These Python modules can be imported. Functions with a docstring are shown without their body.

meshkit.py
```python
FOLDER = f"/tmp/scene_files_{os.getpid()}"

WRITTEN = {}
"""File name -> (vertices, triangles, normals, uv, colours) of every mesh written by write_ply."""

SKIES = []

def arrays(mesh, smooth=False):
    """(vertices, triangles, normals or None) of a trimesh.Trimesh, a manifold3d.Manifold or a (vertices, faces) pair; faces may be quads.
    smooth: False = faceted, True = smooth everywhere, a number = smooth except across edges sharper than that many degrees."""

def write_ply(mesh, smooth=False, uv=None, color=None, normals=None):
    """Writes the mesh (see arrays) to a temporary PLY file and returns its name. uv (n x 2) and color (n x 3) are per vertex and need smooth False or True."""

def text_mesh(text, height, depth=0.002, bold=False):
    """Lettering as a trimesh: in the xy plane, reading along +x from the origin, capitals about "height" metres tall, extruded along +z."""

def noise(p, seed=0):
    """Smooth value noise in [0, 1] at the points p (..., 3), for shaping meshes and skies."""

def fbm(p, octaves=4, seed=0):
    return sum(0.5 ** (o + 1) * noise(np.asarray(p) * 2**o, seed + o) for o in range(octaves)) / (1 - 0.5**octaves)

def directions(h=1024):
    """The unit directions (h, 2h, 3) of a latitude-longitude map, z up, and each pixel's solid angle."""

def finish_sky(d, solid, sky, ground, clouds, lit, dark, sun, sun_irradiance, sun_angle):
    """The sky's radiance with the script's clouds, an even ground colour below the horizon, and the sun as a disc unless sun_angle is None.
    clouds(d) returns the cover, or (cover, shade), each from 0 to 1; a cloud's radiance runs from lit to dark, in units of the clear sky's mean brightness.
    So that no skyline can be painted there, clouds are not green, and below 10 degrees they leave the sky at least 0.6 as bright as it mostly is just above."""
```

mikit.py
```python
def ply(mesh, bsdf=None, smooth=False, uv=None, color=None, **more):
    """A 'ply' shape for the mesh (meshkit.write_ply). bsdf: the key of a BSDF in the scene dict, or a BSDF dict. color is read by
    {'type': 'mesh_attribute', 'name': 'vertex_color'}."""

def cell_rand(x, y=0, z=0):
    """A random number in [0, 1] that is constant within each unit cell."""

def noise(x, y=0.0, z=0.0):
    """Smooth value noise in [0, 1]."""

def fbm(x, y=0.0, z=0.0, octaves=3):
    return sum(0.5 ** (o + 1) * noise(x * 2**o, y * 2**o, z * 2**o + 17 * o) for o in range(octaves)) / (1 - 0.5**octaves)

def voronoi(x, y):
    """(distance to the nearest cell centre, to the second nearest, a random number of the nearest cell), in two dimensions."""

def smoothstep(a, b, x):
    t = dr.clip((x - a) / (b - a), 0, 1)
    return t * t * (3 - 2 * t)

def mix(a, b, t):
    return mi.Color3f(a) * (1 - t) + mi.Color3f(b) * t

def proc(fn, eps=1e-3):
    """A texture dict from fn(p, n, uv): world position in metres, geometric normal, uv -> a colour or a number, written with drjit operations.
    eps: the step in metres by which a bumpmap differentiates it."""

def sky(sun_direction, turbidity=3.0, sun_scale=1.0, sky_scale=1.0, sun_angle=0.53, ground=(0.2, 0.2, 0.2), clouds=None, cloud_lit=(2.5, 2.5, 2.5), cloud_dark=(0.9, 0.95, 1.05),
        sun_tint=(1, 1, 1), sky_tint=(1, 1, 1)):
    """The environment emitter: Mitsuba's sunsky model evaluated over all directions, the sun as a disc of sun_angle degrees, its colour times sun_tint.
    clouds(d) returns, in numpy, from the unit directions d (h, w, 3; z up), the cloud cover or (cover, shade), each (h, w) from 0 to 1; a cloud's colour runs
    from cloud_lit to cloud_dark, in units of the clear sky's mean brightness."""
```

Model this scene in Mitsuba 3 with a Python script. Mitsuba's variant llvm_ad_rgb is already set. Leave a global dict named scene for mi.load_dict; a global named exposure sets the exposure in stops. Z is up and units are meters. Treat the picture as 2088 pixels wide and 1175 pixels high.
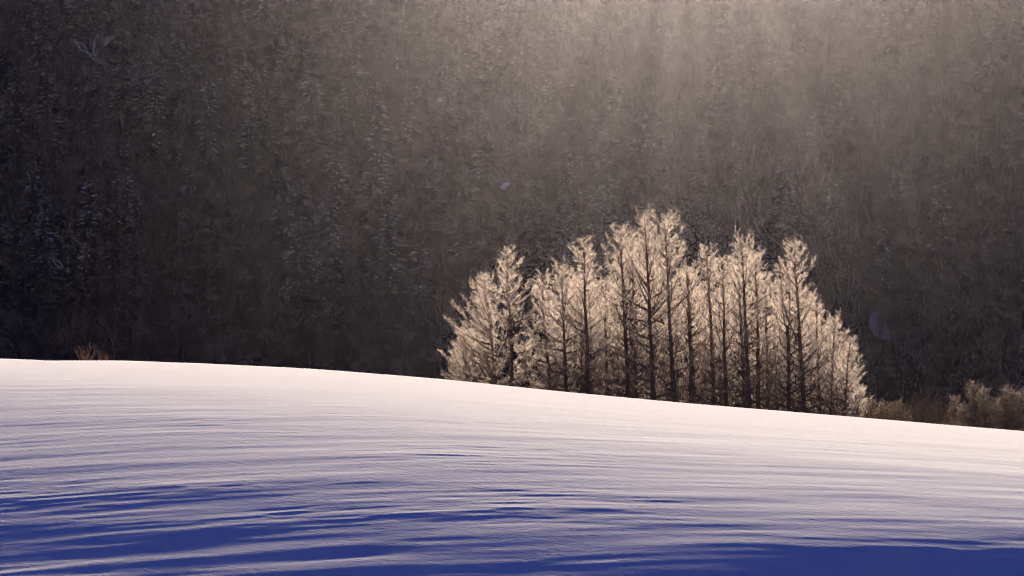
import math
import numpy as np
import trimesh
import drjit as dr
import mitsuba as mi
import mikit
import meshkit
from mikit import noise, fbm, smoothstep, mix

scene, labels = {}, {}
T = mi.ScalarTransform4f

# ------------------------------------------------------------------ camera
FOV, PITCH = 25.0, 4.0
scene['camera'] = {
    'type': 'perspective', 'fov': FOV, 'fov_axis': 'x', 'near_clip': 0.5, 'far_clip': 6000.0,
    'to_world': T().look_at(origin=[0, 0, 0], target=[0, math.cos(math.radians(PITCH)), math.sin(math.radians(PITCH))], up=[0, 0, 1]),
    'medium': {'type': 'ref', 'id': 'haze_air'},
}

# ------------------------------------------------------------------ sun, sky, exposure
SUN_ELEV, SUN_AZ = 17.0, 4.6          # degrees; azimuth to the right of the view axis
_e, _a = math.radians(SUN_ELEV), math.radians(SUN_AZ)
SUN = [math.sin(_a) * math.cos(_e), math.cos(_a) * math.cos(_e), math.sin(_e)]
scene['sky'] = mikit.sky(SUN, turbidity=3, sun_scale=0.25, sky_scale=0.019, sun_tint=(1.08, 1.235, 1.74), sky_tint=(0.60, 0.76, 2.65), sun_angle=1.1, ground=(0.06, 0.065, 0.08))
exposure = 5.72

# ------------------------------------------------------------------ frosty air
# the mist lies in the valley between the snow hill and the mountain and thins out towards the camera
HAZE_LO, HAZE_HI = (-545.0, -80.0, -40.0), (545.0, 1130.0, 325.0)
_hy = HAZE_LO[1] + (np.arange(64) + .5) / 64 * (HAZE_HI[1] - HAZE_LO[1])
_t = np.clip((_hy - 180) / 240, 0, 1)
_mist = np.broadcast_to((.025 + .975 * _t * _t * (3 - 2 * _t))[None, :, None, None], (4, 64, 4, 1)).astype(np.float32)
scene['haze_air'] = {'type': 'heterogeneous', 'scale': 1.36e-4, 'albedo': {'type': 'constvolume', 'value': {'type': 'rgb', 'value': [0.88, 0.86, 0.97]}},
                     'sigma_t': {'type': 'gridvolume', 'grid': mi.VolumeGrid(np.ascontiguousarray(_mist)), 'wrap_mode': 'clamp',
                                 'to_world': T().translate(list(HAZE_LO)).scale([HAZE_HI[i] - HAZE_LO[i] for i in range(3)])},
                     'phase': {'type': 'hg', 'g': 0.50}}

# ------------------------------------------------------------------ terrain
F_PX = 1044 / math.tan(math.radians(FOV / 2))
_cp, _sp = math.cos(math.radians(PITCH)), math.sin(math.radians(PITCH))


def ray(u, v):
    """(x/y, z/y) of the direction that the photograph shows at pixel u, v: used to measure elevations and bearings."""
    xc, yc = (np.asarray(u, float) - 1044) / F_PX, (587.5 - np.asarray(v, float)) / F_PX
    fy, fz = _cp - yc * _sp, _sp + yc * _cp
    return xc / fy, fz / fy


PY = np.array([-60, 0, 8, 15, 22, 28, 34, 39, 43, 48, 54, 62, 72, 100, 150, 175, 230, 300, 380, 1100.])
PS = np.array([.318, .318, .318, .318, .318, .316, .304, .279, .222, .155, .09, .045, .023, .008, .000, -.03, -.1, -.08, 0., 0.])
_yy = np.linspace(-60, 1100, 46401)
from scipy.interpolate import PchipInterpolator
_ss = PchipInterpolator(PY, PS)(_yy)
_zz = np.concatenate([[0], np.cumsum((_ss[1:] + _ss[:-1]) / 2) * (_yy[1] - _yy[0])])
_zz -= np.interp(72, _yy, _zz)


def profile(y):
    return np.interp(y, _yy, _zz)


CREST_U = [-700, -300, 0, 200, 500, 900, 1044, 1377, 1642, 2088, 2500, 3000]
CREST_V = [745, 738, 737, 738, 748, 776, 791, 823, 845, 882, 915, 955]
_ct, _ce = ray(CREST_U, CREST_V)
_crest = PchipInterpolator(_ct, _ce)
_cx = np.linspace(-34, 34, 137)                        # the crest's height by x, fitted below
_cz = 72 * _crest(np.clip(_cx / 72, _ct[0], _ct[-1]))


def shoulder(x):
    """How much farther off the hill's shoulder lies, left and right."""
    return -1.7 * np.tanh((x + 1.5) / 9.0) - 0.8 * np.sin(x * 0.16 + 1)


def hill(x, y):
    s = shoulder(x) * np.clip((66 - y) / 20, 0, 1) ** 1.5
    c = np.interp(x, _cx, _cz)
    fade = np.clip((y - 90) / 160, 0, 1)
    c = c * (1 - fade) + 1.2 * fade
    y1 = 38.6 + 3.2 * np.tanh((x - 2) / 5) - .5 * np.sin(x * .5)               # the foot of the slope steepens, sooner on the right
    d = np.clip(y1 - y, 0, None)
    steep = .10 * np.where(d < 3, d * d / 6, d - 1.5) * np.clip((y - 10) / 15, 0, 1)
    return c + profile(y - s) - steep


for _ in range(6):
    ys = np.linspace(50, 140, 400)
    best = np.array([np.max(hill(72 * t * ys / 72, ys) / ys) for t in _cx / 72])
    _cz += 72 * (_crest(np.clip(_cx / 72, _ct[0], _ct[-1])) - best)


def ripples(x, y):
    """Wind-blown waves on the snow: long ribs a little askew, broken up at several sizes."""
    q = y - 0.23 * x + 0.9 * np.sin(x * 0.21 + 0.6) * 0.25
    q = q + 0.55 * (meshkit.fbm(np.stack([x * 0.14, y * 0.2, x * 0], -1), 3, 5) - 0.5)
    z = 0
    for k, (lx, ly, a) in enumerate([(8.0, 2.3, .022), (5.0, 1.05, .032), (3.4, .42, .026), (1.3, .19, .0085)]):
        n = meshkit.noise(np.stack([x / lx + 7 * k, q / ly, 0 * x + 3.3 * k], -1), 11 + k)
        if k < 2:
            n = n + 0.35 * np.abs(2 * meshkit.noise(np.stack([x / lx * 1.7, q / ly * .9, 0 * x + 9], -1), 31 + k) - 1)
        z = z + a * n
    patch = np.clip(meshkit.fbm(np.stack([x * .16, q * .45, 0 * x], -1), 2, 77) * 2.6 - 1.0, 0, 1)     # sastrugi in patches
    z = z + patch * .014 * meshkit.noise(np.stack([x / .55, q / .13, 0 * x], -1), 91)
    grow = np.clip((y - 18) / 8, 0, 1) * (1 - .42 * np.clip((y - 41) / 4, 0, 1) - .25 * np.clip((y - 46) / 10, 0, 1)) * (1 - np.clip((y - 95) / 40, 0, 1))
    return z * grow


RX = np.array([-520, -330, -190, -110, -52, -20, 6, 38, 84, 115, 150, 220, 350, 520.])
RZ = np.array([296, 292, 288, 285, 280, 268, 240, 206, 204, 220, 240, 258, 266, 274.])
_ridge = PchipInterpolator(RX, RZ)


def mountain(x, y):
    foot = 470 + 26 * np.sin(x / 75 + .7) + 10 * np.sin(x / 31)
    r = _ridge(np.clip(x, -520, 520))
    p = np.stack([x / 60, y / 60, 0 * x], -1)
    up = np.clip(y - foot, 0, None)
    h = .56 * (np.sqrt(up ** 2 + 30 ** 2) - 30) + 9 * (meshkit.fbm(p, 3, 3) - .5) * np.clip(up / 60, 0, 1) + 6 * np.sin(x / 38 + y / 90) * np.clip(up / 90, 0, 1)
    h = h + .55 * np.clip(np.sqrt(np.clip(up - 300, 0, None) ** 2 + 400) - 20, 0, None) / (1 + np.exp(np.clip((x + 2) / 11, -30, 30)))   # the left shoulder climbs more steeply
    top = r + 8
    k = 12.0                                                      # smooth minimum: a rounded ridge, then flat
    return -k * np.log(np.exp(-np.clip(h, -50, 600) / k) + np.exp(-(top + 0 * h) / k)) + .02


BASE = None


def ground(x, y):
    x, y = np.broadcast_arrays(np.asarray(x, float), np.asarray(y, float))
    return hill(x, y) + mountain(x, y)


def grid_mesh(xs, ys, fn):
    X, Y = np.meshgrid(xs, ys)
    Z = fn(X, Y)
    n, m = len(xs), len(ys)
    i = (np.arange(m - 1)[:, None] * n + np.arange(n - 1)[None]).ravel()
    f = np.concatenate([np.stack([i, i + 1, i + n + 1], 1), np.stack([i, i + n + 1, i + n], 1)])
    return np.stack([X, Y, Z], -1).reshape(-1, 3), f


def spread(inner, lo, hi, first, ratio):
    """inner coordinates, continued on both sides with growing steps as far as lo and hi."""
    a, b, s = [], [], first
    p, q = inner[0], inner[-1]
    while p > lo or q < hi:
        s *= ratio
        p, q = p - s, q + s
        if p > lo: a.append(p)
        if q < hi: b.append(q)
    return np.concatenate([[lo], a[::-1], inner, b, [hi]])


def grain(p, n, uv):
    return 0.5 * fbm(p.x * 9, p.y * 16, p.z * 9, 2) + 0.5 * noise(p.x * 38, p.y * 60, p.z * 30)


scene['snow_white'] = {'type': 'bumpmap', 'scale': 0.006, 'arbitrary': mikit.proc(grain, 0.01),
                       'bsdf': {'type': 'diffuse', 'reflectance': {'type': 'rgb', 'value': [.88, .89, .91]}}}
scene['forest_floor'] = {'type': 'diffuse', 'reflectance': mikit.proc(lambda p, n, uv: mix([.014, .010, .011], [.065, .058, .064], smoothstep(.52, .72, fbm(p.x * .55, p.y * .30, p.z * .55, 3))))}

JOIN, SIDE = 185.0, 95.0
xs = spread(np.arange(-17.5, 17.6, .16), -SIDE, SIDE, .16, 1.12)
ys = np.concatenate([np.linspace(-60, 20, 30)[:-1], np.arange(20, 27, .1), np.arange(27, 50, .03), np.arange(50, 75, .06), np.arange(75, 110, .4), np.linspace(110, JOIN, 30)])
scene['snow_field'] = mikit.ply(grid_mesh(xs, ys, lambda x, y: ground(x, y) + ripples(x, y)), 'snow_white', smooth=True)
labels['snow_field'] = {'label': 'smooth wind-rippled snow hill, lit along its crest and blue in shade below', 'kind': 'structure'}
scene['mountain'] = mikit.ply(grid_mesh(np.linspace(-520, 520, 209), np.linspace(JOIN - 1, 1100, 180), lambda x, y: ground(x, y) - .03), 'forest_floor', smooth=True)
labels['mountain'] = {'label': 'steep shaded mountainside under the forest', 'kind': 'structure'}
_side = []
for a, b in ((-520, 1 - SIDE), (SIDE - 1, 520)):
    _side.append(grid_mesh(np.linspace(a, b, 60), np.linspace(-60, JOIN, 50), lambda x, y: ground(x, y) - .03))
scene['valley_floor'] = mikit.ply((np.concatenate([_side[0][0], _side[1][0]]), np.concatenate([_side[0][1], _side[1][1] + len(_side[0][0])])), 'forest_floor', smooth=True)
labels['valley_floor'] = {'label': 'dark wooded ground on either side of the snow hill', 'kind': 'structure'}

# ------------------------------------------------------------------ mesh helpers
def unit(a):
    return a / np.maximum(np.linalg.norm(a, axis=-1, keepdims=True), 1e-9)


def tubes(P, R, sides=3):
    """Tapered tubes along many paths at once: P (k, n, 3) points, R (k, n) radii."""
    k, n = P.shape[:2]
    d = unit(np.gradient(P, axis=1))
    ref = np.where(np.abs(d[..., 2:]) > .8, [1., 0, 0], [0, 0, 1.])
    a = unit(np.cross(d, ref))
    b = np.cross(d, a)
    th = np.arange(sides) * 2 * np.pi / sides
    V = P[:, :, None] + R[:, :, None, None] * (np.cos(th)[:, None] * a[:, :, None] + np.sin(th)[:, None] * b[:, :, None])
    i = np.arange(n - 1)[:, None] * sides
    s, s2 = np.arange(sides)[None], (np.arange(sides)[None] + 1) % sides
    f = np.concatenate([np.stack([i + s, i + s2, i + sides + s2], -1).reshape(-1, 3), np.stack([i + s, i + sides + s2, i + sides + s], -1).reshape(-1, 3)])
    F = (f[None] + (np.arange(k) * n * sides)[:, None, None]).reshape(-1, 3)
    return V.reshape(-1, 3), F


def blades(P, D, L, Wd, rng, kind='tri'):
    """Thin slivers (one triangle each, two when kind is 'leaf') from the points P along D."""
    side = unit(np.cross(D, rng.normal(size=D.shape)))
    L, Wd = np.broadcast_to(L, len(P))[:, None], np.broadcast_to(Wd, len(P))[:, None]
    if kind == 'tri':
        V = np.stack([P - side * Wd / 2, P + side * Wd / 2, P + D * L], 1)
        return V.reshape(-1, 3), np.arange(len(P) * 3).reshape(-1, 3)
    mid = P + D * L * .45
    V = np.stack([P, mid + side * Wd / 2, P + D * L, mid - side * Wd / 2], 1)
    i = np.arange(len(P))[:, None] * 4
    return V.reshape(-1, 3), np.concatenate([i + [[0, 1, 2]], i + [[0, 2, 3]]])


def join(*meshes):
    vs, fs, at = [], [], 0
    for v, f in meshes:
        if len(v):
            vs.append(v); fs.append(np.asarray(f) + at); at += len(v)
    return np.concatenate(vs), np.concatenate(fs)


def numbered(name):
    if name not in labels and not any(k == name or k.startswith(name + '__') for k in scene):
        return name
    i = 1
    while f'{name}_{i:03d}' in labels or f'{name}_{i:03d}' in scene:
        i += 1
    return f'{name}_{i:03d}'


def tag(key, label, cat, group=None):
    labels[key] = {'label': label, 'category': cat}
    if group:
        labels[key]['group'] = group


def rgb(*c):
    return {'type': 'rgb', 'value': list(c)}


# ------------------------------------------------------------------ materials of the trees
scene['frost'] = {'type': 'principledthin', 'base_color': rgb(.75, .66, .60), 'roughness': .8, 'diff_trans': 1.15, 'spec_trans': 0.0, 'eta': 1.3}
scene['larch_bark'] = {'type': 'diffuse', 'reflectance': mikit.proc(lambda p, n, uv: mix([.045, .031, .026], [.12, .09, .075], fbm(p.x * 9, p.y * 9, p.z * 2.5, 3)))}
scene['larch_twig'] = {'type': 'twosided', 'bsdf': {'type': 'diffuse', 'reflectance': rgb(.13, .085, .062)}}
scene['needles'] = {'type': 'twosided', 'bsdf': {'type': 'diffuse', 'reflectance': rgb(.012, .011, .011)}}
scene['bough_snow'] = {'type': 'twosided', 'bsdf': {'type': 'diffuse', 'reflectance': rgb(.84, .83, .89)}}
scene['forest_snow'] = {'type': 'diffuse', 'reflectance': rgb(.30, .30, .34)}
scene['spruce_bark'] = {'type': 'diffuse', 'reflectance': rgb(.05, .038, .032)}
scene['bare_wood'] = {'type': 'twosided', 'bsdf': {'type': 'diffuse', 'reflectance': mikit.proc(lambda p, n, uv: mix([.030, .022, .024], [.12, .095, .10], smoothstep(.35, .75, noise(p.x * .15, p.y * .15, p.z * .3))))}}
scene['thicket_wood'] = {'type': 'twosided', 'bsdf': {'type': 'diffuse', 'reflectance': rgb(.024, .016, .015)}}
scene['pale_bark'] = {'type': 'diffuse', 'reflectance': rgb(.74, .71, .74)}

# ------------------------------------------------------------------ larches with frosted twigs
GOLD = 2.39996


def larch(name, label, x, y, z, H, R, seed, lean=(0., 0.), crown_base=.10, onesided=None, frost=1.0, brown=0.0, fork=False, rows=(.45, .62), plume=1.0):
    """trunk, limbs one by one, and the crown: twigs along the limbs thick with hoarfrost."""
    rng = np.random.default_rng(seed)
    key = numbered(name)
    o = np.array([x, y, z])
    t = np.linspace(0, 1, 9)
    wob = np.cumsum(rng.normal(0, .03, (9, 2)), 0) * H * .09
    wob -= wob[:1]

    def axis(s):
        return np.stack([np.interp(s, t, wob[:, 0] + lean[0] * t), np.interp(s, t, wob[:, 1] + lean[1] * t), s * H], -1)

    r0 = .0112 * H + .03
    tr = tubes(axis(t)[None], (r0 * (1 - t) ** .85 + .014)[None], 7)
    if fork:
        parts = [tubes(axis(t[:6])[None], (r0 * (1 - .5 * t[:6]))[None], 7)]
        for dx in (-.26, .24):
            q = np.linspace(.6, 1, 6)
            pth = axis(q) + np.stack([dx * np.minimum(1, (q - .6) / .12), 0 * q, 0 * q], -1)
            parts.append(tubes(pth[None], (r0 * .52 * (1 - q) ** .7 + .014)[None], 6))
        tr = join(*parts)
    scene[key + '__trunk'] = mikit.ply((tr[0] + o, tr[1]), 'larch_bark', smooth=50)
    # limbs
    n = int(32 + H * 1.7)
    s = crown_base + (1 - crown_base) * (np.arange(n) + rng.uniform(0, .8, n)) / n
    s = s ** .92 * .985
    phi = np.arange(n) * GOLD + rng.normal(0, .35, n)
    if onesided is not None:                                     # limbs gather on the open side
        phi = onesided + np.angle(np.exp(1j * (phi - onesided))) * .62
    down = 1 - s
    prof = np.minimum(1, (down / rows[0])) ** rows[1] * (1 - .18 * np.clip((down - .6) / .4, 0, 1))
    L = R * (prof * rng.uniform(.5, 1.2, n) + .16)
    e0 = np.radians(15 + 31 * s ** 1.4 + rng.normal(0, 10, n))
    curl = .10 + .28 * s + rng.normal(0, .05, n)
    q = np.linspace(0, 1, 6)[None]
    hor = L[:, None] * q * np.cos(e0)[:, None]
    ver = L[:, None] * (q * np.sin(e0)[:, None] + (q ** 2.2 - .12 * np.sin(q * np.pi)) * curl[:, None])
    bend = rng.normal(0, .16, n)[:, None] * q
    P = axis(s)[:, None] + np.stack([hor * np.cos(phi[:, None] + bend), hor * np.sin(phi[:, None] + bend), ver], -1)
    rad = (.018 + .019 * L * (1.15 - .5 * s))[:, None] * (1 - q) ** .9 + .006
    lv, lf = tubes(P, rad, 4)
    per = lf.shape[0] // n
    order = np.argsort(-L)
    faces = (np.arange(n)[:, None] * 24 + 0)
    f1, _ = lf.reshape(2, -1, 3) if False else (None, None)
    one = tubes(P[:1], rad[:1], 4)[1]
    big = order[:26]
    for k in big:                                               # the limbs that can be picked out
        kk = f'{key}__limb' if f'{key}__limb' not in scene else f'{key}__limb_{sum(c.startswith(key + "__limb") for c in scene):03d}'
        scene[kk] = mikit.ply((lv[k * 24:(k + 1) * 24] + o, one), 'larch_bark', smooth=True)
    rest = order[26:]
    sv = np.concatenate([lv[k * 24:(k + 1) * 24] for k in rest])
    sf = np.concatenate([one + i * 24 for i in range(len(rest))])
    # twigs on the limbs
    m = np.maximum(5, (L / .062)).astype(int)
    idx = np.repeat(np.arange(n), m)
    u0 = np.clip(.78 - .85 * s[idx], .06, .62)
    u = u0 + (1 - u0) * rng.uniform(0, 1, len(idx)) ** .85
    seg = np.clip((u * 5).astype(int), 0, 4)
    fr = (u * 5 - seg)[:, None]
    B = P[idx, seg] * (1 - fr) + P[idx, seg + 1] * fr
    along = unit(P[idx, seg + 1] - P[idx, seg])
    sid = rng.choice([-1, 1], len(idx))[:, None] * unit(np.cross(along, [0, 0, 1.])) + rng.normal(0, .45, (len(idx), 3))
    D = unit(along * rng.uniform(.35, 1.1, (len(idx), 1)) + sid * .8 + np.array([0, 0, .18]))
    TL = rng.uniform(.22, .62, len(idx)) * (1.15 - .45 * u) * plume
    q4 = np.linspace(0, 1, 3)[None, :, None]
    tp = B[:, None] + D[:, None] * TL[:, None, None] * q4 + np.array([0, 0, .10]) * TL[:, None, None] * q4 ** 2
    keep = rng.uniform(size=len(idx)) < .85 - .6 * s[idx]
    tv, tf = tubes(tp[keep], np.array([.012, .009, .004])[None].repeat(keep.sum(), 0), 3)
    # frost on the twigs: slivers all along them
    nb = np.maximum(3, (TL / .021 * frost * (.6 + .4 * np.clip(s[idx] * 1.35, 0, 1)))).astype(int)
    bi = np.repeat(np.arange(len(idx)), nb)
    w = rng.uniform(0, 1, (len(bi), 1))
    base = B[bi] + D[bi] * TL[bi][:, None] * w + np.array([0, 0, .10]) * TL[bi][:, None] * w ** 2
    bd = unit(D[bi] * rng.uniform(.2, 1.1, (len(bi), 1)) + rng.normal(0, .75, (len(bi), 3)))
    cr = blades(base, bd, rng.uniform(.05, .15, len(bi)), rng.uniform(.011, .021, len(bi)), rng)
    bare = rng.uniform(size=len(bi)) < np.clip(.94 - 1.25 * s[idx][bi] + brown, brown * .6, .9)     # little rime forms low in the stand
    b3 = np.repeat(bare, 3)
    scene[key + '__crown'] = mikit.ply((cr[0][~b3] + o, np.arange(int((~b3).sum())).reshape(-1, 3)), 'frost')
    tw = join((sv, sf), (tv, tf), (cr[0][b3], np.arange(int(b3.sum())).reshape(-1, 3)))
    scene[key + '__twigs'] = mikit.ply((tw[0] + o, tw[1]), 'larch_twig')
    labels[key + '__twigs'] = {'kind': 'stuff'}
    tag(key, label, 'larch', 'frosted larches in the sunlit clump behind the snow hill')
    return key


def larch_at(u, vtop, utop, Y, Rpx, seed, label, **kw):
    """Measured on the photograph: foot at bearing u, top at (utop, vtop), standing Y metres away."""
    x = float(ray(u, 800)[0] * Y)
    z = float(ground(x, Y)) - .15
    ztop = float(ray(utop, vtop + 14)[1] * Y)
    xt = float(ray(utop, vtop)[0] * Y)
    larch(kw.pop('name', 'larch_tree'), label, x, Y, z, ztop - z, Rpx / F_PX * Y, seed, lean=(xt - x, 0), **kw)


LARCHES = [
    # foot u, top v, top u, distance, crown radius in px, what sets it apart
    (1016, 566, 990, 151, 118, 'frosted larch at the left end of the clump, widest low down with limbs reaching left', dict(onesided=3.0, crown_base=.05, rows=(.8, .8))),
    (1046, 502, 1034, 147, 56, 'slim frosted larch with a tufted top, second from the left end of the clump', dict()),
    (1074, 690, 1070, 156, 36, 'short thin larch in the gap right of the slim tufted larch on the left', dict(frost=.7)),
    (1122, 545, 1108, 155, 52, 'frosted larch right of the gap in the clump, its top low and ragged', dict(rows=(.6, .7))),
    (1157, 532, 1142, 148, 72, 'frosted larch with a straight dark trunk, left of the pair of close trunks', dict(rows=(.6, .7))),
    (1190, 552, 1178, 154, 50, 'thinner left tree of the pair of close trunks left of the clump\'s middle', dict()),
    (1199, 478, 1188, 148, 60, 'taller right tree of the pair of close trunks, with a round bushy top', dict()),
    (1209, 580, 1203, 160, 46, 'thin larch half hidden behind the right tree of the close pair', dict(frost=.8)),
    (1238, 560, 1232, 162, 55, 'back-row larch seen between the close pair and the clump\'s middle', dict(frost=.8)),
    (1284, 458, 1264, 149, 70, 'tall larch with frost-plumed top, next left of the tallest one', dict(rows=(.5, .55))),
    (1299, 462, 1284, 156, 52, 'larch close behind the frost-plumed one left of the tallest', dict()),
    (1334, 431, 1316, 147, 76, 'tallest larch of the clump, with the thickest dark trunk in its middle', dict(rows=(.5, .55))),
    (1377, 438, 1361, 147, 64, 'tall larch with a round ball-like top, next right of the tallest one', dict(rows=(.42, .4))),
    (1409, 530, 1400, 152, 50, 'left stem of the leaning pair right of the ball-topped larch', dict()),
    (1418, 545, 1404, 154, 50, 'right stem of the leaning pair right of the ball-topped larch', dict()),
    (1458, 491, 1445, 153, 48, 'larch with a pointed one-sided tuft right of the dip in the skyline', dict()),
    (1481, 520, 1470, 148, 54, 'shorter dark-trunked larch between two pointed crowns right of the dip', dict()),
    (1521, 525, 1508, 153, 46, 'thin trunk close beside the flat-topped larch', dict(frost=.8)),
    (1528, 478, 1513, 148, 60, 'larch with a flat wide tuft at its top, right of the dip', dict(rows=(.42, .45))),
    (1548, 506, 1540, 153, 50, 'larch with a narrow top just right of the flat-topped one', dict()),
    (1565, 550, 1560, 156, 48, 'slender back larch with its crown at the notch left of the right end group', dict()),
    (1609, 532, 1597, 149, 56, 'forked larch whose trunk splits into two stems halfway up', dict(fork=True)),
    (1642, 484, 1622, 148, 82, 'tall pointed larch near the right end, with long limbs reaching right', dict(rows=(.75, .7))),
    (1690, 632, 1700, 154, 62, 'short frosted larch on the right slope of the clump', dict(crown_base=.04, rows=(.8, .75))),
    (1716, 680, 1736, 152, 48, 'low frosted larch at the right edge of the clump', dict(crown_base=.04, rows=(.8, .75))),
    (1738, 782, 1757, 150, 30, 'lowest frosted larch at the right foot of the clump', dict(crown_base=.02, rows=(.9, .8))),
    (952, 665, 948, 152, 66, 'low frosted larch at the left foot of the clump', dict(crown_base=.03, rows=(.9, .8))),
    (1135, 690, 1133, 160, 45, 'small back larch low between the left trunks', dict(frost=.7, crown_base=.03)),
    (1262, 655, 1258, 163, 55, 'small back larch low in the middle of the clump', dict(frost=.7, crown_base=.03)),
    (1440, 640, 1436, 161, 55, 'small back larch low below the dip in the skyline', dict(frost=.7, crown_base=.03)),
    (1585, 640, 1582, 161, 50, 'small back larch low left of the forked trunk', dict(frost=.7, crown_base=.03)),
    (1672, 600, 1662, 156, 60, 'back larch filling the right flank behind the pointed one', dict(crown_base=.04, rows=(.8, .75))),
]
for i, (u, vt, ut, Y, rp, lab, kw) in enumerate(LARCHES):
    larch_at(u, vt, ut, Y, rp, 100 + i, lab, **kw)

SKY_U = [900, 960, 990, 1034, 1068, 1104, 1142, 1188, 1232, 1264, 1316, 1361, 1400, 1445, 1470, 1513, 1540, 1575, 1622, 1660, 1700, 1740, 1765]
SKY_V = [760, 680, 570, 510, 600, 545, 535, 485, 540, 462, 436, 442, 530, 500, 520, 480, 510, 560, 490, 560, 640, 690, 800]
_r = np.random.default_rng(55)
for i in range(24):                                             # the rows behind, seen between the front ones
    u = 965 + i * 33 + _r.uniform(-12, 12)
    Y = 166 + (i * 7 % 5) * 4.5 + _r.uniform(-1, 1)
    v = np.interp(u, SKY_U, SKY_V) + _r.uniform(45, 95)
    if 1030 < u < 1112:
        continue
    larch_at(u, min(v, 740), u - 6, Y, 58, 500 + i, 'back-row larch seen only in glimpses between the trunks of the clump', crown_base=.06, frost=.75, rows=(.6, .6))

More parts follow.
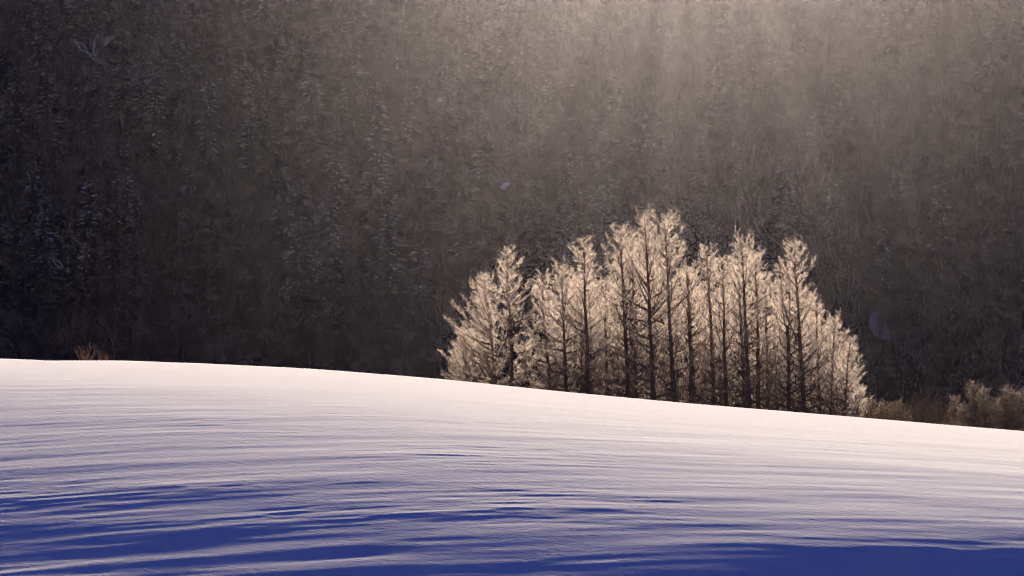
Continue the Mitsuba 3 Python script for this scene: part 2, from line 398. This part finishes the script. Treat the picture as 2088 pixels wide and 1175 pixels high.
# ------------------------------------------------------------------ the forest on the mountainside
def spruce_parts(seed, H=24., R=3.7, layers=25, snowy=.35):
    """(crown, snow, trunk) of a spruce: whorls of drooping boughs, each a ragged tent of needles, some with snow along the top."""
    rng = np.random.default_rng(seed)
    cv, sv = [], []
    s = .07 + .93 * (np.arange(layers) / layers) ** .95
    for k in range(layers):
        down = 1 - s[k]
        L0 = R * (down ** .8) * (1 - .15 * max(0, down - .8) / .2) + .25
        nb = int(7 + 6 * down)
        for j in range(nb):
            ph = 2 * np.pi * (j + rng.uniform(-.3, .3)) / nb + k * 1.3
            L = L0 * rng.uniform(.6, 1.18)
            z0 = H * (s[k] + rng.uniform(-.012, .012))
            el = np.radians(-16 - 14 * down + 30 * (s[k] > .85) * (s[k] - .85) / .15 + rng.normal(0, 6))
            out, side = np.array([np.cos(ph), np.sin(ph), 0]), np.array([-np.sin(ph), np.cos(ph), 0])
            q = np.array([0, .35, .7, 1.0])
            c = np.array([0, 0, z0]) + L * (q[:, None] * np.cos(el) * out + np.array([0, 0, 1]) * (q * np.sin(el) + .10 * q ** 2.2)[:, None])
            w = L * np.array([.05, .20, .17, .0]) * rng.uniform(.8, 1.25)
            lo = np.array([0, 0, -.42])
            a, b = c + side * w[:, None] + lo * w[:, None], c - side * w[:, None] + lo * w[:, None]
            for i in range(3):
                cv += [c[i], a[i], a[i + 1], c[i], a[i + 1], c[i + 1], c[i], c[i + 1], b[i + 1], c[i], b[i + 1], b[i]]
            for i in range(5):                                       # ragged side sprays and hanging twigs
                f = rng.uniform(.25, 1)
                p = c[0] * (1 - f) + c[3] * f
                d = out * rng.uniform(.2, .7) + side * rng.choice([-1, 1]) * rng.uniform(.4, 1) + np.array([0, 0, rng.uniform(-.9, -.1)])
                d /= np.linalg.norm(d)
                cv += [p - out * .10, p + out * .16, p + d * L * rng.uniform(.16, .34)]
            if rng.uniform() < snowy:                                   # a ridge of snow lying on the bough
                f0 = rng.uniform(.25, .55)
                f1 = min(1.0, f0 + rng.uniform(.3, .7))
                f = np.linspace(f0, f1, 4)
                cc = np.stack([np.interp(f, q, c[:, i]) for i in range(3)], 1) + np.array([0, 0, .05])
                ww = np.array([.3, 1, .9, .2]) * rng.uniform(.06, .14 + .2 * snowy) * (.45 + .55 * min(1, L / 2.5))
                top = cc + np.array([0, 0, 1]) * ww[:, None] * .5
                aa, bb = cc + side * ww[:, None] - [0, 0, .04], cc - side * ww[:, None] - [0, 0, .04]
                for i in range(3):
                    sv += [top[i], aa[i], aa[i + 1], top[i], aa[i + 1], top[i + 1], top[i], top[i + 1], bb[i + 1], top[i], bb[i + 1], bb[i]]
    t = np.linspace(0, 1, 4)
    trunk = tubes(np.stack([0 * t, 0 * t, t * H * .99 - .6 * (t == 0)], -1)[None], (.24 * (1 - t) + .02)[None], 5)
    tri = lambda v: (np.array(v), np.arange(len(v)).reshape(-1, 3))  # noqa: E731
    return tri(cv), tri(sv), trunk


SPRUCES = []
for i, (H, R, lay, sw) in enumerate([(24, 5.0, 28, .55), (26, 4.5, 30, .22), (22, 5.2, 25, .52), (25, 4.2, 29, .10), (20, 4.6, 23, .26)]):
    c, sn, tr = spruce_parts(40 + i, H, R, lay, sw)
    g = f'spruce_kind_{"abcde"[i]}'
    scene[g] = {'type': 'shapegroup', 'crown': mikit.ply(c, 'needles'), 'snow': mikit.ply(sn, 'bough_snow'), 'trunk': mikit.ply(tr, 'spruce_bark', smooth=True)}
    SPRUCES.append((g, H))


def place(name, group, x, y, z, scale, turn, lean=(0, 0)):
    key = numbered(name)
    m = T().translate([float(x), float(y), float(z)]).rotate([1, 0, 0], float(lean[0])).rotate([0, 1, 0], float(lean[1])).rotate([0, 0, 1], float(turn)).scale([float(scale)] * 3)
    scene[key] = {'type': 'instance', 'shapegroup': {'type': 'ref', 'id': group}, 'to_world': m}
    return key


def on_slope(u, v, near=380, far=930):
    """Where the sight line through a pixel meets the mountainside."""
    tx, tz = ray(u, v)
    ys = np.linspace(near, far, 2000)
    hit = np.nonzero(tz * ys < ground(tx * ys, ys))[0]
    y = ys[hit[0]] if len(hit) else far
    return float(tx * y), float(y)


rng = np.random.default_rng(7)
taken = []
# spruces that stand out: foot u, v and top v on the photograph
STANDOUT = [
    (772, 420, 165, 0, 'broad spruce with snow lines on every bough, left of the glow on the upper slope'),
    (686, 440, 236, 2, 'spruce with three bright snow pads beside the broad snow-lined one'),
    (560, 320, 150, 3, 'slim dark spruce on the upper left slope, left of the one with snow pads'),
    (880, 372, 190, 1, 'narrow spruce with pale snow lines, right of the broad snow-lined spruce'),
    (425, 330, 125, 0, 'spruce thick with fine snow streaks on the upper left slope'),
    (250, 470, 270, 2, 'dark spruce with snow tufts low on its boughs, left on the slope'),
    (600, 620, 430, 0, 'low snow-flecked spruce at the edge of the dark thicket left of the larches'),
    (680, 660, 470, 1, 'spruce with long bluish snow streaks at the foot of the slope, above the thicket'),
    (856, 610, 425, 2, 'wide snow-laden spruce just left above the larch clump'),
    (940, 520, 375, 4, 'spruce with snow-striped top above the left end of the larch clump'),
    (1500, 420, 268, 0, 'hazy spruce with pale snow lines above the middle of the larch clump'),
    (1300, 440, 300, 1, 'hazy spruce just left of the glow\'s foot, above the tallest larch'),
    (1830, 420, 300, 2, 'hazy spruce with snow streaks on the right of the slope'),
    (1800, 600, 430, 0, 'dark spruce right of the larch clump above the small snow clearing'),
    (430, 560, 390, 3, 'dark bluish snow-flecked spruce left of the slope\'s middle, just above the dark thicket'),
]
for u, vf, vt, k, lab in STANDOUT:
    x, y = on_slope(u, vf)
    z = float(ground(x, y)) - .4
    h = float(ray(u, vt)[1] * y) - z
    key = place('spruce_tree', SPRUCES[k][0], x, y, z, max(10., h) / SPRUCES[k][1], rng.uniform(0, 360))
    tag(key, lab, 'spruce', 'spruces in the shaded mountainside forest')
    labels[key + '__snow'] = {'kind': 'stuff'}
    taken.append((x, y))
# the rest, thinned by clumps
cand = []
for gy in np.arange(470, 905, 9.5):
    for gx in np.arange(-230, 231, 9.5):
        x, y = gx + rng.uniform(-4.5, 4.5), gy + rng.uniform(-4.5, 4.5)
        if abs(x / y) > .232:
            continue
        d = float(meshkit.fbm(np.array([x / 55, y / 70, 2.]), 3, 21)) + .05 * np.clip(-x / 150, -1, 1)
        d += .10 * np.clip((y - 520) / 60, -1.2, .6)
        cand.append((d + rng.uniform(-.10, .10), x, y))
cand.sort(reverse=True)
n_spruce = 0
for d, x, y in cand:
    if n_spruce >= 284:
        break
    if min((x - a) ** 2 + (y - b) ** 2 for a, b in taken) < 7.5 ** 2:
        continue
    z = float(ground(x, y)) - .4
    el = z / y
    if el > .2:
        continue
    if el + .012 * math.sin(x / 9) < float(ray(1044, np.interp(1044 + x / y * F_PX, [0, 100, 220, 330, 450, 540, 620, 700, 850, 930, 2088], [675, 640, 600, 565, 545, 565, 640, 650, 650, 610, 640]))[1]):
        continue
    k = int(rng.integers(0, 5))
    key = place('spruce_tree', SPRUCES[k][0], x, y, z, rng.uniform(.85, 1.28), rng.uniform(0, 360), rng.normal(0, 1.2, 2))
    u_, el_ = x / y, z / y
    where = 'left third' if u_ < -.08 else 'middle third' if u_ < .075 else 'right third'
    high = 'high' if el_ > .105 else 'low'
    look_ = 'snow-striped' if k in (0, 2) else 'sparsely snow-flecked'
    tag(key, f'{look_} dark spruce {high} on the mountainside in the {where} of the picture', 'spruce', f'{look_} spruces {high} on the {where} of the mountainside')
    labels[key + '__snow'] = {'kind': 'stuff'}
    taken.append((x, y))
    n_spruce += 1


def bare_tree(seed, H, spread_, twigs=6, limbs=14, up=1.0, thick=.16, twig_w=.05):
    """A leafless tree: stem, rising limbs and fine twigs."""
    rng = np.random.default_rng(seed)
    t = np.linspace(0, 1, 6)
    w = np.cumsum(rng.normal(0, .22, (6, 2)), 0)
    ax = np.concatenate([w - w[:1], (t * H)[:, None]], 1)
    ax[0, 2] = -.8
    parts = [tubes(ax[None], (thick * (1 - t) ** .8 + .02)[None], 4)]
    s = np.linspace(.28, .96, limbs) + rng.uniform(-.03, .03, limbs)
    ph = np.arange(limbs) * GOLD + rng.normal(0, .4, limbs)
    L = spread_ * (1.2 - .75 * s) * rng.uniform(.7, 1.2, limbs)
    B = np.stack([np.interp(s, t, ax[:, i]) for i in range(3)], -1)
    q = np.linspace(0, 1, 4)
    e = np.radians(rng.uniform(25, 60, limbs)) * up
    P = B[:, None] + L[:, None, None] * np.stack([q * (np.cos(e) * np.cos(ph))[:, None], q * (np.cos(e) * np.sin(ph))[:, None], q * np.sin(e)[:, None] + .3 * q ** 2], -1)
    parts.append(tubes(P, (thick * .42 * (1 - s)[:, None] + .035) * (1 - .85 * q)[None] + 0 * s[:, None], 3))
    i = np.repeat(np.arange(limbs), twigs)
    f = rng.uniform(.25, 1, len(i)) * 2.999
    a = f.astype(int)
    b = P[i, a] + (P[i, a + 1] - P[i, a]) * (f - a)[:, None]
    d = unit(unit(P[i, 3] - P[i, 0]) + rng.normal(0, .55, (len(i), 3)) + [0, 0, .35 * up])
    l = rng.uniform(.5, 1.1, len(i)) * spread_ * .42
    parts.append(blades(b, d, l, twig_w * 1.6, rng))
    j = np.repeat(np.arange(len(i)), 3)
    g = rng.uniform(.2, .9, len(j))[:, None]
    parts.append(blades(b[j] + d[j] * l[j][:, None] * g, unit(d[j] + rng.normal(0, .7, (len(j), 3))), rng.uniform(.3, .9, len(j)), twig_w, rng))
    return join(*parts)


# the leafless wood between the spruces: a mass
for i, (H, sp, up, wd) in enumerate([(15, 3.6, 1.0, 'bare_wood'), (17, 3.0, 1.15, 'bare_wood'), (13, 4.2, .9, 'bare_wood')]):
    scene[f'bare_kind_{"abc"[i]}'] = {'type': 'shapegroup', 'tree': mikit.ply(bare_tree(60 + i, H, sp, 9, 18, up, .15, .06), wd)}
n_bare = 0
for gy in np.arange(478, 900, 6.3):
    for gx in np.arange(-225, 226, 6.3):
        x, y = gx + rng.uniform(-3.4, 3.4), gy + rng.uniform(-3.4, 3.4)
        if abs(x / y) > .236 or min((x - a) ** 2 + (y - b) ** 2 for a, b in taken) < 2.6 ** 2:
            continue
        z = float(ground(x, y))
        if z / y > .2 or rng.uniform() > .85:
            continue
        n_bare += 1
        m = T().translate([float(x), float(y), z]).rotate([0, 0, 1], float(rng.uniform(0, 360))).scale([float(rng.uniform(.6, 1.15))] * 3)
        scene[f'bare_forest__{n_bare:03d}'] = {'type': 'instance', 'shapegroup': {'type': 'ref', 'id': f'bare_kind_{"abc"[int(rng.integers(0, 3))]}'}, 'to_world': m}
labels['bare_forest'] = {'label': 'leafless grey-brown trees massed between the spruces on the mountainside', 'category': 'forest', 'kind': 'stuff'}

# the dark leafless thicket along the mountain's foot
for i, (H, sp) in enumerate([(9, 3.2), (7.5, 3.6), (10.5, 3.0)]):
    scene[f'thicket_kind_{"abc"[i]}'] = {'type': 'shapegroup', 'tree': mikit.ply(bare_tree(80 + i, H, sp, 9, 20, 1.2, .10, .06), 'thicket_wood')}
n_thick = 0
for gy in np.arange(400, 500, 4.6):
    for gx in np.arange(-116, 117, 4.2):
        x, y = gx + rng.uniform(-2, 2), gy + rng.uniform(-2.4, 2.4)
        if abs(x / y) > .236:
            continue
        u_ = 1044 + x / y * F_PX
        if 1760 < u_ < 1830 and rng.uniform() < .9:                            # the small clearing
            continue
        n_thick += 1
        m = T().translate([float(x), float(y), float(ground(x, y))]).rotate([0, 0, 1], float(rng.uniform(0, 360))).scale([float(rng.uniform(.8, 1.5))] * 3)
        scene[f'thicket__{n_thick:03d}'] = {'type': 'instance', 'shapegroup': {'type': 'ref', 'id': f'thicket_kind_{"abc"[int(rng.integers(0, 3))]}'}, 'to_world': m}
labels['thicket'] = {'label': 'dark leafless thicket along the foot of the mountain behind the snow hill', 'category': 'thicket', 'kind': 'stuff'}

# ------------------------------------------------------------------ shrubs and small things
scene['shrub_twig'] = {'type': 'twosided', 'bsdf': {'type': 'diffuse', 'reflectance': rgb(.10, .064, .048)}}
scene['dry_twig'] = {'type': 'twosided', 'bsdf': {'type': 'diffuse', 'reflectance': rgb(.24, .145, .10)}}
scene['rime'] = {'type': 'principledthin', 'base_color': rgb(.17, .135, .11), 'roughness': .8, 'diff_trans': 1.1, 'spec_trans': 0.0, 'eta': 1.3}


def shrub(label, x, y, W, H, seed, stems=40, frost=.5, cat='shrub', group=None, sink=.1, n=14, wood='shrub_twig'):
    """A round leafless bush: many stems fanned out from the foot, each with twigs, rimed to some degree."""
    rng = np.random.default_rng(seed)
    key = numbered('shrub')
    o = np.array([x, y, float(ground(x, y)) - sink])
    ph = rng.uniform(0, 2 * np.pi, stems)
    sp = np.sqrt(rng.uniform(0, 1, stems)) * 1.15
    L = H * rng.uniform(.65, 1.08, stems) * (1 - .22 * sp)
    q = np.linspace(0, 1, 5)[None]
    hor = W / 2 * sp[:, None] * (q ** .9) + .04 * H * sp[:, None]
    bend = rng.normal(0, .25, stems)[:, None] * q
    P = np.stack([hor * np.cos(ph[:, None] + bend), hor * np.sin(ph[:, None] + bend), L[:, None] * q ** (1.0 + .15 * sp[:, None])], -1)
    scene[key + '__stems'] = mikit.ply((lambda m: (m[0] + o, m[1]))(tubes(P, (.010 + .005 * H) * (1 - .85 * q) + 0 * L[:, None], 3)), 'larch_bark' if wood == 'shrub_twig' else wood, smooth=True)
    labels[key + '__stems'] = {'kind': 'stuff'}
    i = np.repeat(np.arange(stems), n)
    f = rng.uniform(.2, 1, len(i)) * 3.999
    a = f.astype(int)
    b = P[i, a] + (P[i, a + 1] - P[i, a]) * (f - a)[:, None]
    d = unit(unit(P[i, 4] - P[i, 2]) + rng.normal(0, .5, (len(i), 3)) + [0, 0, .25])
    l = rng.uniform(.10, .26, len(i)) * (.25 * W + .55 * H) * .55 + .05
    tw = blades(b, d, l, .014 + .003 * H, rng)
    nb = max(3, int(9 * min(1, frost + .35) * 1.5)) if frost else 2
    j = np.repeat(np.arange(len(i)), nb)
    g = rng.uniform(.0, 1, len(j))[:, None]
    fr = blades(b[j] + d[j] * l[j][:, None] * g, unit(d[j] + rng.normal(0, .6, (len(j), 3))), rng.uniform(.05, .15, len(j)) * min(1, .4 + H / 4), rng.uniform(.012, .026, len(j)) * min(1, .4 + H / 4), rng)
    k = rng.uniform(size=len(j)) < frost
    m = np.repeat(k, 3)
    if m.any():
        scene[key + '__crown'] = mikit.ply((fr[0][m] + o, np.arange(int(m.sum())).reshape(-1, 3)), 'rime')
    oth = join(tw, (fr[0][~m], np.arange(int((~m).sum())).reshape(-1, 3))) if (~m).any() else tw
    scene[key + '__twigs'] = mikit.ply((oth[0] + o, oth[1]), wood)
    labels[key + '__twigs'] = {'kind': 'stuff'}
    tag(key, label, cat, group)


def shrub_at(label, u, vtop, Y, Wpx, seed, **kw):
    x = float(ray(u, 800)[0] * Y)
    g = float(ground(x, Y))
    shrub(label, x, Y, Wpx / F_PX * Y, float(ray(u, vtop)[1] * Y) - g + .1, seed, **kw)


# the twigs poking out of the snow on the crest, far left
shrub_at('taller clump of bare reddish twigs poking through the snow crest, far left', 172, 698, 68.5, 48, 301, stems=15, frost=0., n=4, wood='dry_twig')
shrub_at('lower clump of bare reddish twigs just right of the taller twigs, far left', 208, 714, 68.5, 36, 302, stems=13, frost=0., n=4, wood='dry_twig')
G = 'frosted bushes right of the larch clump'
shrub_at('round frosted bush just right of the larch clump', 1789, 806, 152, 70, 303, stems=90, frost=.75, group=G)
shrub_at('small pointed frosted bush between the two round bushes right of the larches', 1833, 815, 150, 42, 304, stems=50, frost=.6, group=G)
shrub_at('low frosted bush tucked behind the small pointed one', 1812, 832, 156, 36, 314, stems=40, frost=.7, group=G)
shrub_at('large round brown bush with hardly any frost, right of the frosted bushes', 1884, 791, 178, 104, 305, stems=150, frost=.22, group=G)
shrub_at('low frost-tipped bush at the snow edge right of the large brown one', 1935, 838, 150, 40, 315, stems=40, frost=.5, group=G)
for i, (u, vt, yy, w, lab) in enumerate([
        (1946, 800, 186, 40, 'short young larch left of the tallest one near the right edge'),
        (1982, 770, 190, 58, 'tallest young larch near the right edge of the picture'),
        (2008, 784, 188, 44, 'young larch with a blunt top next right of the tallest young one'),
        (2052, 778, 188, 50, 'young larch second from the right edge of the picture'),
        (2080, 788, 192, 44, 'young larch cut by the right edge of the picture'),
        (1962, 815, 192, 40, 'low young larch between the two left ones near the right edge'),
        (2030, 806, 194, 44, 'low young larch in the dip between the young larches at right'),
        (2012, 668, 330, 92, 'hazy frost-tipped larch standing in shade above the young larches at right')]):
    larch_at(u + 4, vt, u, yy, w, 400 + i, lab, name='young_larch', crown_base=.05, rows=(.8, .8), frost=.5, brown=.8)
for k in list(labels):
    if k.startswith('young_larch') and '__' not in k:
        labels[k] |= {'group': 'young larches at the right edge'}
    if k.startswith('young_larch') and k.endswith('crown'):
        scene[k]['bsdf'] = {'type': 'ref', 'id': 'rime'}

# pale forked tree high on the left of the slope
def forked_tree(label, u, v, h, seed, name='forked_tree'):
    rng = np.random.default_rng(seed)
    key = numbered(name)
    x, y = on_slope(u, v + 60)
    z0 = float(ground(x, y)) - .5
    zf = float(ray(u, v)[1] * y)
    o = np.array([x, y, 0])
    tr = np.array([[0, 0, z0], [.2, 0, z0 * .5 + zf * .5], [0, 0, zf]])
    scene[key + '__trunk'] = mikit.ply((lambda m: (m[0] + o, m[1]))(tubes(tr[None], np.array([[.30, .26, .22]]), 6)), 'spruce_bark', smooth=True)
    s = h
    arms = [[(0, 0, 0), (-.7, .3, .8), (-1.9, .2, 1.4), (-2.5, .1, 2.3), (-2.9, 0, 2.9)], [(0, 0, 0), (.35, .1, .9), (1.1, .1, 1.9), (1.5, 0, 2.8), (1.9, 0, 3.3)],
            [(-1.0, .2, 1.0), (-1.05, .3, 1.5), (-1.4, .2, 2.0), (-2.2, .3, 2.4), (-2.6, .2, 2.5)], [(.1, 0, .2), (-.1, -.2, 1.2), (.05, -.3, 1.9), (0, -.2, 2.5), (.25, -.1, 3.1)], [(1.1, .1, 1.9), (1.5, .2, 2.2), (1.9, .2, 2.7), (2.3, .1, 3.0), (2.6, .1, 3.15)]]
    for a in arms:
        kk = key + '__limb' if key + '__limb' not in scene else f'{key}__limb_{sum(c.startswith(key + "__limb") for c in scene):03d}'
        p = np.array(a) * s + rng.normal(0, .05, (5, 3)) * s + [0, 0, zf]
        scene[kk] = mikit.ply((lambda m: (m[0] + o, m[1]))(tubes(p[None], np.linspace(.24, .09, 5)[None] * s / 1.6, 5)), 'pale_bark', smooth=True)
    tag(key, label, 'tree')


forked_tree('pale bare tree forking wide into a V, high on the left of the slope', 192, 122, 2.3, 5)
forked_tree('dim pale forked tree above the dark thicket, left on the slope', 138, 560, 1.5, 6)

# the lump of snow caught in a tree above the clump, and the snowy clearing
cx, cy = on_slope(1030, 420)
cy -= 16
cx = float(ray(1030, 380)[0] * cy)
cz = float(ray(1030, 380)[1] * cy)
x0, y0 = cx, cy
zb = float(ground(x0, y0)) - .5
key = 'snag_tree'
scene[key + '__trunk'] = mikit.ply(tubes(np.array([[[x0 + .3, y0 + .5, zb], [x0, y0 + .45, (zb + cz) / 2], [x0 - .2, y0 + .3, cz], [x0 - .3, y0 + .4, cz + 2.2]]]), np.array([[.22, .18, .13, .03]]), 6), 'spruce_bark', smooth=True)
scene[key + '__limb'] = mikit.ply(tubes(np.array([[[x0 - .1, y0 + .4, cz - .9], [x0 - .5, y0 + .1, cz - .75], [x0 - 1.5, y0, cz - .3]]]), np.array([[.1, .08, .03]]), 5), 'spruce_bark', smooth=True)
scene[key + '__limb_001'] = mikit.ply(tubes(np.array([[[x0 - .15, y0 + .35, cz - .2], [x0 + .6, y0 + .1, cz + .15], [x0 + 1.6, y0, cz + .5]]]), np.array([[.1, .08, .03]]), 5), 'spruce_bark', smooth=True)
tag(key, 'dark broken tree stem holding two lumps of snow, above the left larches', 'tree')


def lump(name, label, c, r, seed):
    m = trimesh.creation.icosphere(subdivisions=3)
    v = np.array(m.vertices)
    v = v * (1 + .45 * (meshkit.fbm(v * 1.4 + seed, 3, seed) - .5)[:, None]) * r
    v[:, 2] = np.where(v[:, 2] < 0, v[:, 2] * .55, v[:, 2])
    k = numbered(name)
    scene[k] = mikit.ply((v + c, m.faces), 'bough_snow', smooth=True)
    tag(k, label, 'snow')


lump('snow_lump', 'lower round lump of snow caught on the dark broken stem', np.array([cx - .55, cy, cz - .45]), np.array([.95, .8, .75]), 3)
lump('snow_lump', 'upper lump of snow leaning right on the dark broken stem', np.array([cx + .45, cy, cz + .45]), np.array([1.05, .8, .62]), 8)
px_, py_ = on_slope(1796, 665)
patch = []
ang = np.linspace(0, 2 * np.pi, 40, endpoint=False)
rr = 1 + .5 * (meshkit.fbm(np.stack([np.cos(ang) * 1.5, np.sin(ang) * 1.5, 0 * ang], -1), 3, 4) - .5) * 2
rings = np.linspace(0, 1, 9)[1:]
rr = .6 + .4 * rr
gx = px_ + np.concatenate([[0], (rings[:, None] * rr * np.cos(ang) * 3.1).ravel()])
gy = py_ + np.concatenate([[0], (rings[:, None] * rr * np.sin(ang) * 9).ravel()])
gr = np.concatenate([[0], np.repeat(rings, 40)])
gz = ground(gx, gy) + .45 * (1 - gr ** 4) - .05
f = [[0, 1 + i, 1 + (i + 1) % 40] for i in range(40)]
for k in range(7):
    for i in range(40):
        a, b = 1 + k * 40 + i, 1 + k * 40 + (i + 1) % 40
        f += [[a, a + 40, b + 40], [a, b + 40, b]]
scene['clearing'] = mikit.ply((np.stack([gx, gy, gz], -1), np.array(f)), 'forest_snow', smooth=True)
labels['clearing'] = {'label': 'small bluish snow clearing at the foot of the slope right of the larches', 'category': 'snow', 'kind': 'structure'}

for i in range(6):                                             # thicket in front of the clearing
    n_thick += 1
    x, y = px_ + rng.uniform(-4, 4), py_ - rng.uniform(7, 26)
    m = T().translate([float(x), float(y), float(ground(x, y))]).rotate([0, 0, 1], float(rng.uniform(0, 360))).scale([float(rng.uniform(.7, 1.1))] * 3)
    scene[f'thicket__{n_thick:03d}'] = {'type': 'instance', 'shapegroup': {'type': 'ref', 'id': f'thicket_kind_{"abc"[i % 3]}'}, 'to_world': m}

# ------------------------------------------------------------------ the air's box
scene['haze'] = {'type': 'cube', 'bsdf': {'type': 'null'}, 'interior': {'type': 'ref', 'id': 'haze_air'},
                 'to_world': T().translate([(HAZE_LO[i] + HAZE_HI[i]) / 2 for i in range(3)]).scale([(HAZE_HI[i] - HAZE_LO[i]) / 2 for i in range(3)])}
labels['haze'] = {'label': 'thin sunlit frosty haze filling the valley', 'category': 'haze', 'kind': 'stuff'}
